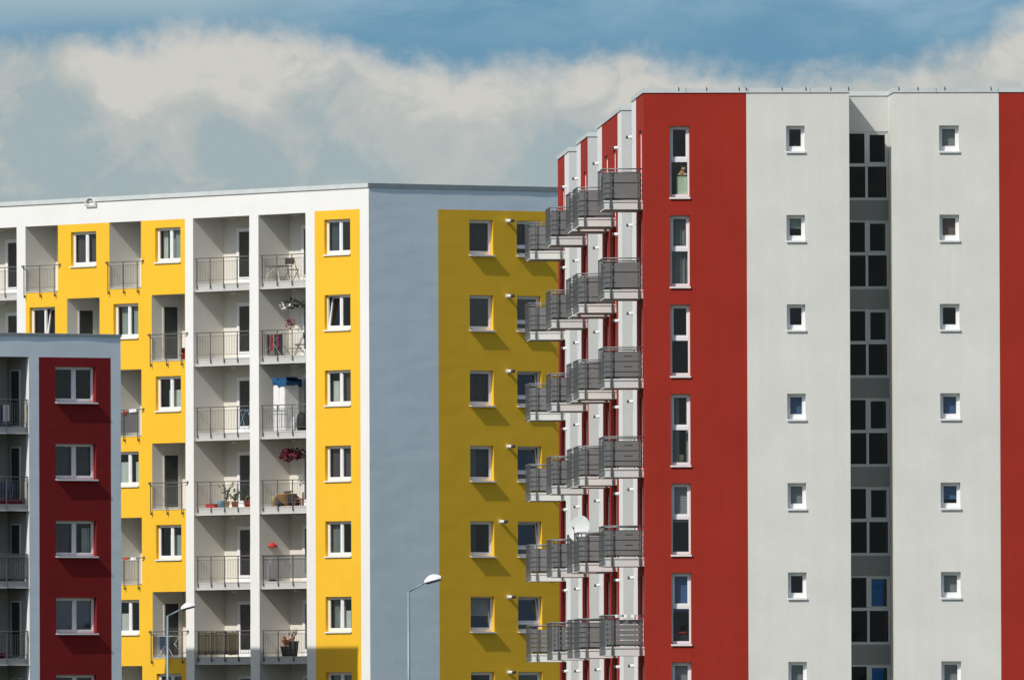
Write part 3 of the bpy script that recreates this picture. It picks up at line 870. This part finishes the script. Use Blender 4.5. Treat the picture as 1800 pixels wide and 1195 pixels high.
m = MB(); m.box(-.2,.2,-.2,.2,.24,.28); m.build('seat', T_wood, t)
m = MB(); m.box(-.2,.2,.17,.2,.46,.5); m.box(-.2,.2,.17,.2,.36,.39); m.box(-.2,-.16,.16,.2,.28,.5); m.box(.16,.2,.16,.2,.28,.5); m.build('backrest', T_wood, t)
for sx, sy in ((-1,-1),(1,-1),(-1,1),(1,1)):
    m = MB(); m.box(sx*.18-.025,sx*.18+.025,sy*.18-.025,sy*.18+.025,0,.24); m.build('leg', T_wood, t)
f = FL(4)
t = item('parasol', 'small folded parasol with a red top on the fifth loggia of the narrow bay', 'parasol', 6.35+.6*g, .6, f)
m = MB(); m.bar((0,0,0),(0,0,1.40),.018,0,8); m.build('pole', M_steel, t)
m = MB(); m.lathe([(.24,-.1),(.2,-.03),(.1,.05),(.015,.09)], (0,0,1.40), 12); m.build('canopy', T_red, t)
m = MB(); m.lathe([(.2,0),(.2,.06),(.04,.1)], (0,0,0), 12); m.build('base', M_dark, t)
o = basic('windscreen', 'grey mesh windscreen tied along the railing of the fifth loggia in the narrow bay', 'windscreen', 7.12, .115, f,
      lambda m: m.box(.08, 3.0, 0, .006, .12, .96), T_film)
basic('white_sack', 'white sack behind the grey windscreen of the fifth loggia', 'sack', 6.55+.5*g, .5, f+.012,
      lambda m: m.lathe([(.16,0),(.2,.2),(.18,.7),(.12,.9)], (0,0,0), 12), T_white)
f = FL(5)
potplant('orange leaved plant in a dark pot on the sixth loggia of the narrow bay', 5.42+.5*g, .5, f+.012, .36, .22, M_dark, T_oleaf, .42, .3, 14, ls=.07)
potplant('bare twiggy plant in a dark pot right of the orange one', 4.95+.5*g, .5, f+.012, .55, .2, M_dark, T_straw, .55, .25, 9, ls=.04)
# --- wide bay (u 7.71 .. 11.40)
f = FL(2)
airer('small blue drying rack by the door on the third loggia of the wide bay', 7.95+.5*g, .5, f, [], frame=T_lblue, w=.6, h=.85)
f = FL(3)
potplant('tall leafy plant at the middle of the fourth loggia in the wide bay', 9.3+.45*g, .45, f+.012, .22, .14, T_beige, T_green, .75, .45, 9)
potplant('low leafy plant right of the tall one on the fourth loggia', 8.75+.5*g, .5, f+.012, .2, .13, T_orange, T_green, .5, .35, 10)
basic('planter_box', 'shallow red planter box at the left end of the fourth loggia', 'planter', 10.2+.35*g, .35, f+.012,
      lambda m: (m.box(-.3,.3,-.1,.1,0,.12), m.box(-.33,.33,-.12,.12,.12,.15)), T_red)
basic('bucket', 'light blue bucket left of the tall leafy plant', 'bucket', 9.62+.3*g, .3, f+.012,
      lambda m: m.lathe([(.12,0),(.16,.24),(.165,.26),(.14,.26),(.1,.03),(0,.02)], (0,0,0), 14), T_lblue)
potplant('small plant in a red pot by the door of the fourth loggia', 7.9+.4*g, .4, f+.012, .22, .15, T_red, T_green, .18, .15, 8)
f = FL(5)
def reed(m):
    r = random.Random(5); x = .05
    while x < 2.75:
        w = r.uniform(.014, .03); m.box(x, x+w, 0, .012, .08+r.uniform(0,.03), .95+r.uniform(-.02,.02)); x += w+r.uniform(.004,.03)
    for z in (.2,.5,.8): m.box(.05, 2.75, .012, .018, z, z+.02)
basic('reed_screen', 'brown reed screen fixed behind the railing of the sixth loggia in the wide bay', 'screen', 11.40, .105, f, reed, T_straw)
def cloth(w, h):
    def fn(m):
        n = 10
        for i in range(n):
            x0, x1 = -w/2+w*i/n, -w/2+w*(i+1)/n; y = lambda x: .025*math.sin(x*24)
            m.quad([(x0,y(x0),-h),(x1,y(x1),-h+.02*math.sin(8*x1)),(x1,y(x1)*.3,0),(x0,y(x0)*.3,0)], 0, True)
            m.quad([(x0,.06+y(x0),-h*.6),(x0,.06,0),(x1,.06,0),(x1,.06+y(x1),-h*.6)], 0, True)
            m.quad([(x0,y(x0)*.3,0),(x1,y(x1)*.3,0),(x1,.06,0),(x0,.06,0)], 0, True)
    return fn
basic('yellow_cloth', 'long yellow cloth hanging inside the railing next to the reed screen', 'cloth', 8.85+.3*g, .3, f+.93, cloth(.55,.85), T_yel)
# --- chequered bays
f = FL(1)
potplant('red flowering pot at the right end of the second row loggia beside the white pillar', 12.2+.25*g-.15, .25, f+.012, .2, .14, T_red, T_wine, .22, .18, 12)
basic('black_bin', 'black bin standing behind the red flowering pot', 'bin', 12.15+.7*g-.55, .5, f+.012,
      lambda m: m.lathe([(.14,0),(.18,.42),(.19,.45),(.15,.45)], (0,0,0), 12), M_dark)
f = FL(2)
basic('windscreen', 'dark mesh screen behind the railing of the yellow third row loggia', 'windscreen', 16.9, -.07, f, lambda m: m.box(.0, 1.95, 0, .006, .12, .9), T_dfilm)
basic('towel', 'white towel thrown over the railing above the dark mesh screen', 'towel', 15.25, -.13, f+1.0, cloth(.5,.12), T_white)
basic('flower_pot', 'small red flower pot hung on the railing with the dark mesh screen', 'flower pot', 15.8, -.02, f+.75,
      lambda m: m.lathe([(.08,0),(.11,.16),(.12,.18),(.09,.18)], (0,0,0), 10), T_red)
f = FL(4)
basic('towel', 'rolled white cloth laid over the railing of the fifth row yellow loggia', 'towel', 15.25, -.13, f+1.0, cloth(.42,.1), T_white)
basic('red_rag', 'small red rag on the railing left of the rolled white cloth', 'rag', 15.7, -.13, f+1.0, cloth(.22,.09), T_red)
f = FL(5)
airer('drying rack on the sixth row yellow loggia behind the left street lamp', 13.1+.5*g-.1, .5, f+.012, [(-.45,-.05,.5,T_navy,-.2,'navy cloth on the drying rack behind the street lamp'),(.0,.25,.62,T_black,-.22,'short black garment beside the navy cloth on the rack'),(.26,.5,.7,T_black,-.2,'long black garment at the right end of the rack with the navy cloth')], frame=T_white, w=1.1, h=.8)
# --- low block loggias
def lw(u, y, z): return lowf.world(XF(u), y, z)
def lbasic(name, label, cat, u, y, z, fn, mat):
    m = MB(); fn(m); return tag(m.build(name, mat, None, lw(u, y, z), lowf.a), label, cat)
f = 15.04
lbasic('laundry', 'white shirt hanging on the top loggia of the low block', 'laundry', 4.9, .25, f+.82, cloth(.3,.6), T_white)
lbasic('laundry', 'dark trousers hanging left of the white shirt on the low block', 'laundry', 5.2, .25, f+.82, cloth(.35,.7), T_navy)
lbasic('blanket', 'dark blanket over the second loggia railing of the low block', 'blanket', 5.0, .14, f-ST+.8, cloth(.75,.55), T_navy)
lbasic('planter_box', 'long dark red planter at the foot of the second loggia railing of the low block', 'planter', 4.75, .26, f-ST+.012, lambda m: (m.box(-.5,.5,-.1,.1,0,.16), m.box(-.52,.52,-.12,.12,.16,.18)), T_wine)
lbasic('windscreen', 'pale grey mesh windscreen along the third loggia railing of the low block', 'windscreen', 5.9, .075, f-2*ST, lambda m: m.box(0,1.8,0,.006,.1,.97), T_film)
lbasic('broom', 'dark broom leaning on the wall of the fourth loggia of the low block', 'broom', 5.0, .7, f-3*ST+.012,
       lambda m: (m.bar((0,0,.1),(.06,.2,1.5),.014,0,6), m.box(-.14,.14,-.03,.03,0,.12)), M_dark)
lbasic('flower_pot', 'low dark red flower pot on the fourth loggia of the low block', 'flower pot', 5.1, .35, f-3*ST+.012,
       lambda m: m.lathe([(.12,0),(.18,.2),(.19,.22),(.15,.22)], (0,0,0), 12), T_wine)

# --- red block: dish, things behind the tall windows
dish = thing('satellite_dish', 'white satellite dish fixed between two grey balconies of the red block', 'satellite dish', red.location + quat_z(B) @ Vector((-1.02, 21.25, FB(4)+1.14)), 0)
m = MB(); pr = [(r_, .55*r_*r_) for r_ in (0.001,.08,.16,.24,.31,.36)]
m.lathe(pr + [(.37,.075),(.36,.06)] + [(r_, .55*r_*r_-.012) for r_ in (.31,.24,.16,.08,.001)], (0,0,0), 28, 0, .93, 1.08)
RM = Matrix.Rotation(math.radians(-28), 4, 'Z') @ Matrix.Rotation(math.radians(72), 4, 'X')
RM = RM @ Matrix.Scale(1.12, 4)
m.xf(RM); m.build('reflector', M_dish, dish)
m = MB(); m.bar(RM @ Vector((0,-.36,.07)), RM @ Vector((0,-.1,.42)), .012, 0, 6); m.bar(RM @ Vector((0,-.1,.38)), RM @ Vector((0,-.08,.46)), .03, 0, 8); m.build('feed_arm', M_steel, dish)
m = MB(); m.bar((0,.12,-.05),(.0,.9,-.3),.02,0,6); m.bar((0,.8,-.9),(0,.8,-.1),.02,0,6); m.build('bracket', M_steel, dish)
for i_, (xo, w_) in enumerate(((-.82,.2),(-.52,.26),(-.30,.2))):
    m = MB(); cloth(w_, .09)(m)
    tag(m.build('towel', T_white, None, red.location + quat_z(B) @ Vector((xo, BAL[0]-.10, FB(5)+1.01)), B),
        'white cloth laid over the rail of the nearest balcony in the lowest visible row', 'towel', 'white cloths on the nearest low balcony')
m = MB(); m.lathe([(.10,0),(.14,.22),(.15,.25),(.12,.25)], (0,0,0), 12)
tag(m.build('flower_pot', T_red, None, red.location + quat_z(B) @ Vector((-.75, BAL[1]+.25, FB(3)+.01)), B), 'red flower pot on the floor of the second nearest balcony, fourth row down', 'flower pot')
def fr(x, y, z): return front.world(x, y, z)
h0 = HB-2.23
o = MB(); o.box(-.16,.16,-.12,.12,0,.62); o.box(-.165,.165,-.125,.125,.60,.63)
tag(o.build('storage_box', pl('pale_green_card', (.66,.78,.58)), None, fr(1.21,.37,h0+.02), front.a), 'pale green box behind the lower glass of the top tall window', 'box')
t = thing('plush_toy', 'brown and white plush toy sitting on the pale green box', 'plush toy', fr(1.22,.36,h0+.65), front.a)
m = MB(); m.lathe([(.03,0),(.11,.04),(.12,.11),(.07,.18),(.03,.2)], (0,0,0), 12); m.lathe([(.02,0),(.08,.05),(.085,.1),(.03,.16),(.0,.165)], (.05,-.02,.17), 12)
for x in (-.02,.12): m.lathe([(.005,0),(.03,.02),(.03,.05),(.0,.07)], (x,-.02,.30), 8)
m.build('body', pl('brown_plush', (.55,.27,.09)), t)
m = MB(); m.lathe([(.005,0),(.035,.02),(.035,.05),(.0,.07)], (.05,-.09,.21), 8); m.lathe([(.01,0),(.05,.02),(.06,.05),(.02,.08)], (-.1,-.05,.03), 8); m.lathe([(.01,0),(.05,.02),(.06,.05),(.02,.08)], (.1,-.08,.03), 8)
m.build('muzzle_and_paws', pl('cream_plush', (.72,.66,.54)), t)
h3 = HB-3*ST-2.23
t = thing('floor_lamp', 'curved dark desk lamp behind the lower glass of the fourth tall window', 'lamp', fr(1.16,.45,h3+.02), front.a)
m = MB(); pts = [(0,0,.30),(-.06,0,.62),(-.02,0,.86),(.1,0,.94),(.2,0,.9)]
for a, b in zip(pts, pts[1:]): m.bar(a, b, .016, 0, 6)
m.build('stem', M_dark, t); m = MB(); m.lathe([(.1,0),(.1,.3),(.09,.32)], (0,0,0), 12); m.build('base', T_beige, t)
h5 = HB-5*ST-2.23
o = MB(); o.lathe([(.10,0),(.17,.05),(.18,.08),(.15,.08),(.09,.02),(0,.02)], (0,0,0), 14)
tag(o.build('red_bowl', T_red, None, fr(1.18,.40,h5+.30), front.a), 'red bowl behind the lower glass of the sixth tall window', 'bowl')
o = MB(); o.box(-.22,.22,-.14,.14,0,.28)
tag(o.build('shelf_box', T_black, None, fr(1.16,.42,h5+.01), front.a), 'dark box under the red bowl in the sixth tall window', 'box')
for (wx, k, lab) in ((4.62,0,'small white bottles on the sill of the top small window'),):
    t = thing('toiletry_bottles', lab, 'bottles', fr(wx+.17,.29,HB-.8+.06), front.a)
    for i, (x, hh) in enumerate(((-.09,.09),(-.02,.14),(.08,.08))):
        m = MB(); m.lathe([(.025,0),(.028,.02),(.028,hh*.7),(.012,hh*.85),(.012,hh)], (x,0,0), 10); m.build('bottle', T_white, t)

# ================================================================== STREET LAMPS
def street_lamp(loc, rz, label):
    t = thing('street_lamp', label, 'street lamp', loc, rz, 'street lamps in front of the blocks')
    m = MB(); m.bar((0,0,0),(0,0,1.2),.085,0,12,.08); m.bar((0,0,1.2),(0,0,7.95),.055,0,12,.034); m.build('pole', M_pole, t)
    m = MB(); m.bar((0,0,7.93),(.52,0,8.18),.028,0,8,.025); m.bar((.50,0,8.17),(.80,0,8.29),.025,0,8); m.build('arm', M_pole, t)
    hd = MB(); n = 12; prof = []
    for i in range(9):
        x = i/8; w = .13*math.sin(math.pi*min(1, .12+x*.86))**.6; hgt = .20*math.sin(math.pi*min(1,.10+x*.82))**.7
        prof.append((x*.50, w*.9, hgt*.9))
    b = len(hd.v)
    for x, w, hgt in prof:
        for j in range(n+1):
            a = math.pi*j/n; hd.v.append((x, w*math.cos(a), hgt*math.sin(a)))
    for i in range(8):
        for j in range(n):
            q = b+i*(n+1)+j; hd.f.append((q, q+1, q+n+2, q+n+1)); hd.m.append(0); hd.sm.append(True)
    Mx = Matrix.Translation((.50,0,8.16)) @ Matrix.Rotation(math.radians(-14), 4, 'Y')
    hd.xf(Mx); h = hd.build('lamp_head', M_lamp, t)
    gl = MB(); b = 0
    for x, w, hgt in prof:
        for j in range(9):
            a = math.pi*j/8; gl.v.append((x, w*.94*math.cos(a), -.055*math.sin(a)*(1 if .02 < x < .48 else .2)))
    for i in range(8):
        for j in range(8):
            q = i*9+j; gl.f.append((q, q+9, q+10, q+1)); gl.m.append(0); gl.sm.append(True)
    gl.xf(Mx); gl.build('lamp_glass', pl('smoked_lamp_glass', (.12,.12,.13), .2), h)
street_lamp((-2.87, 420.0, 0), math.radians(-22), 'slim grey street lamp in front of the grey end wall of the yellow block')
street_lamp((-11.73, 519.0, 0), math.radians(-15), 'slim grey street lamp beside the low block, in front of the yellow loggias')

# ================================================================== GROUND
def structure(o): o['kind'] = 'structure'; return o
m = MB(); R = 9000.
m.quad([(-R,-R,0),(R,-R,0),(R,R,0),(-R,R,0)])
gm = stucco('dry_grass_and_soil', (.075,.085,.05), .25, .3, .05)
structure(m.build('ground', gm))
am = stucco('asphalt', (.055,.055,.057), .15, .3, .03)
m = MB(); m.quad([(-120,395,.004),(120,395,.004),(120,417,.004),(-120,417,.004)]); structure(m.build('road', am))
pm = stucco('paving', (.36,.35,.33), .1, .3, .03)
m = MB(); m.box(-120,120,417,421.5,0,.12); structure(m.build('pavement', pm))
# ================================================================== LIGHT, SKY
EL = math.radians(43.2); SA = math.radians(44.6)       # sun height; bearing left of the camera, behind it
sun = bpy.data.lights.new('sun', 'SUN'); sun.energy = 3.75; sun.angle = math.radians(.5); sun.color = (1., .955, .88)
so = bpy.data.objects.new('sun', sun); COL.objects.link(so)
trav = Vector((math.sin(SA)*math.cos(EL), math.cos(SA)*math.cos(EL), -math.sin(EL)))
so.rotation_euler = trav.to_track_quat('-Z', 'Y').to_euler()
so.location = (-80, 350, 120)

w = bpy.data.worlds.new('World'); scene.world = w; w.use_nodes = True
nt = w.node_tree; nt.nodes.clear(); Lk = nt.links.new
out = N(nt, 'ShaderNodeOutputWorld'); bg = N(nt, 'ShaderNodeBackground'); bg.inputs['Strength'].default_value = .108
sky = N(nt, 'ShaderNodeTexSky'); sky.sky_type = 'NISHITA'; sky.sun_disc = False
sky.sun_elevation = EL
# direction to the sun: x = -sin SA, y = -cos SA
sky.sun_rotation = math.atan2(-math.sin(SA), -math.cos(SA))
sky.air_density = 1.0; sky.dust_density = 1.2; sky.ozone_density = 1.0
tc = N(nt, 'ShaderNodeTexCoord'); sp = N(nt, 'ShaderNodeSeparateXYZ'); Lk(tc.outputs['Generated'], sp.inputs[0])
def mth(op, a, b=None, c=None):
    n = N(nt, 'ShaderNodeMath', operation=op)
    for i, v in enumerate((a, b, c)):
        if v is None: continue
        if isinstance(v, (int, float)): n.inputs[i].default_value = v
        else: Lk(v, n.inputs[i])
    return n.outputs[0]
az = mth('ARCTAN2', sp.outputs['X'], sp.outputs['Y']); el = mth('ARCSINE', sp.outputs['Z'])
# cloud bank: coordinates in units of one hundredth of a radian
cu = mth('MULTIPLY', az, 100.); cv = mth('MULTIPLY', el, 100.)
cc = N(nt, 'ShaderNodeCombineXYZ'); Lk(cu, cc.inputs[0]); Lk(cv, cc.inputs[1])
def noise(scale, detail, rough, off=(0,0,0), stretch=(1,1,1), dist=0.):
    mp = N(nt, 'ShaderNodeMapping'); mp.inputs['Location'].default_value = off; mp.inputs['Scale'].default_value = stretch
    Lk(cc.outputs[0], mp.inputs['Vector'])
    n = N(nt, 'ShaderNodeTexNoise'); n.inputs['Scale'].default_value = scale; n.inputs['Detail'].default_value = detail
    n.inputs['Roughness'].default_value = rough; n.inputs['Distortion'].default_value = dist
    Lk(mp.outputs[0], n.inputs['Vector']); return n.outputs['Fac']
def ramp(v, a, b, ta=0., tb=1., smooth=True):
    r = N(nt, 'ShaderNodeMapRange'); r.interpolation_type = 'SMOOTHSTEP' if smooth else 'LINEAR'
    for nme, vv in (('From Min',a),('From Max',b),('To Min',ta),('To Max',tb)): r.inputs[nme].default_value = vv
    Lk(v, r.inputs['Value']); return r.outputs[0]
def mixc(f, a, b):
    n = N(nt, 'ShaderNodeMix', data_type='RGBA'); n.clamp_factor = True
    if isinstance(f, float): n.inputs[0].default_value = f
    else: Lk(f, n.inputs[0])
    for i, v in ((6, a), (7, b)):
        if isinstance(v, tuple): n.inputs[i].default_value = (*v, 1)
        else: Lk(v, n.inputs[i])
    return n.outputs[2]
# silhouette of the bank's top: a curve of height against bearing
px = lambda x: (x-900.)/268.7            # bearing unit
py = lambda y: (1258.-y)/268.7           # height unit
top_pts = [(-60,80),(0,76),(60,72),(100,66),(250,58),(330,50),(400,42),(470,54),(560,60),(610,74),(650,86),(720,106),(860,110),(960,112),(1040,104),(1110,96),(1180,104),(1260,126),(1400,132),(1500,124),(1600,106),(1690,88),(1735,66),(1752,40),(1790,22),(1860,5)]
fc_ = N(nt, 'ShaderNodeFloatCurve'); cvm = fc_.mapping; cvm.use_clip = False
crv = cvm.curves[0]
x0, x1 = px(-60), px(1860); y0, y1 = py(140), py(0)
while len(crv.points) < len(top_pts): crv.points.new(.5, .5)
for p_, (a, b) in zip(crv.points, top_pts): p_.location = ((px(a)-x0)/(x1-x0), (py(b)-y0)/(y1-y0))
cvm.update()
Lk(ramp(cu, x0, x1, 0, 1, False), fc_.inputs['Value'])
topv = ramp(fc_.outputs[0], 0, 1, y0, y1, False)
billow = noise(2.6, 7., .58, (3.1,1.7,.4), (1,1.1,1), .3)
fine = noise(7.5, 5., .6, (8.3,4.7,0))
edge = mth('ADD', mth('SUBTRACT', topv, cv), mth('ADD', mth('MULTIPLY', mth('SUBTRACT', billow, .5), .38), mth('MULTIPLY', mth('SUBTRACT', fine, .5), .15)))
bank = ramp(edge, -.11, .17)
# inner modelling of the bank
lump = noise(.85, 6., .55, (21.3,5.2,0), (1,1.15,1), .5)
lump2 = noise(2.1, 5., .55, (4.4,9.9,0), (1,1,1), .3)
low_fade = ramp(cv, 3.3, 4.35)
shade = mth('ADD', mth('MULTIPLY', mth('SUBTRACT', lump, .5), 1.9), mth('ADD', mth('MULTIPLY', mth('SUBTRACT', lump2, .5), .9), mth('SUBTRACT', mth('MULTIPLY', low_fade, .85), .18)))
S = 9.3
CREAM = (.61*S, .60*S, .56*S); GREYC = (.455*S, .495*S, .487*S); DEEP = (.355*S, .435*S, .46*S)
def spot(x, y, rx, ry, k):
    a = mth('DIVIDE', mth('SUBTRACT', wu, px(x)), rx/268.7); b = mth('DIVIDE', mth('SUBTRACT', wv, py(y)), ry/268.7)
    return mth('MULTIPLY', mth('EXPONENT', mth('MULTIPLY', mth('ADD', mth('MULTIPLY', a, a), mth('MULTIPLY', b, b)), -1.)), k)
wu = mth('ADD', cu, mth('MULTIPLY', mth('SUBTRACT', billow, .5), .55)); wv = mth('ADD', cv, mth('MULTIPLY', mth('SUBTRACT', lump2, .5), .55))
for sp_ in ((230,130,95,75,.75),(460,105,170,50,.6),(900,165,200,45,.35),(1150,135,110,40,.6),(1790,110,70,60,.7),
            (65,185,95,85,-.9),(370,245,100,75,-.55),(560,165,75,60,-.6),(590,290,55,35,-.6),(820,290,120,60,-.2),(180,300,90,60,-.3)):
    shade = mth('ADD', shade, spot(*sp_))
puff = mth('ABSOLUTE', mth('SUBTRACT', noise(1.7, 6., .55, (14.2,3.3,0), (1,1.15,1), .6), .5))
shade = mth('ADD', shade, mth('MULTIPLY', mth('SUBTRACT', puff, .085), 3.2))
shade = mth('ADD', shade, mth('MULTIPLY', mth('SUBTRACT', fine, .5), .32))
cl = mixc(ramp(shade, -.45, .15), DEEP, GREYC)
cl = mixc(ramp(shade, .12, .95), cl, CREAM)
BLUE = (.138*S, .30*S, .44*S); PALE = (.30*S, .46*S, .58*S)
wisp = noise(.7, 6., .6, (1.3,12.1,0), (.55,2.4,1), .4)
blue = mixc(mth('MULTIPLY', ramp(wisp, .42, .72), ramp(cv, 4.25, 4.75)), BLUE, PALE)
blue = mixc(mth('MULTIPLY', ramp(cv, 4.40, 4.72), ramp(cu, -.6, -2.2)), blue, (.33*S, .46*S, .53*S))
blue = mixc(mth('MULTIPLY', ramp(wisp, .3, .65), spot(1520, 20, 260, 45, .9)), blue, PALE)
blue = mixc(spot(1150, -20, 260, 40, .5), blue, PALE)
band = mixc(bank, blue, cl)
col = mixc(ramp(el, .062, .13), band, sky.outputs[0])
Lk(col, bg.inputs['Color']); Lk(bg.outputs[0], out.inputs['Surface'])

# ================================================================== CAMERA
cam = bpy.data.cameras.new('camera'); cam.sensor_width = 36.; cam.lens = 26870./1800.*36.
cam.clip_start = 1.; cam.clip_end = 30000.
co = bpy.data.objects.new('camera', cam); COL.objects.link(co)
pitch = math.atan((1258-597.5)/26870.); roll = .0037
co.matrix_world = Matrix.Translation((0,0,4.5)) @ Matrix.Rotation(math.pi/2+pitch, 4, 'X') @ Matrix.Rotation(-roll, 4, 'Z')
scene.camera = co
scene.view_settings.view_transform = 'Standard'; scene.view_settings.look = 'None'
scene.view_settings.exposure = 0.; scene.view_settings.gamma = 1.
scene.cycles.max_bounces = 8; scene.cycles.transparent_max_bounces = 12
scene.cycles.caustics_reflective = False; scene.cycles.caustics_refractive = False
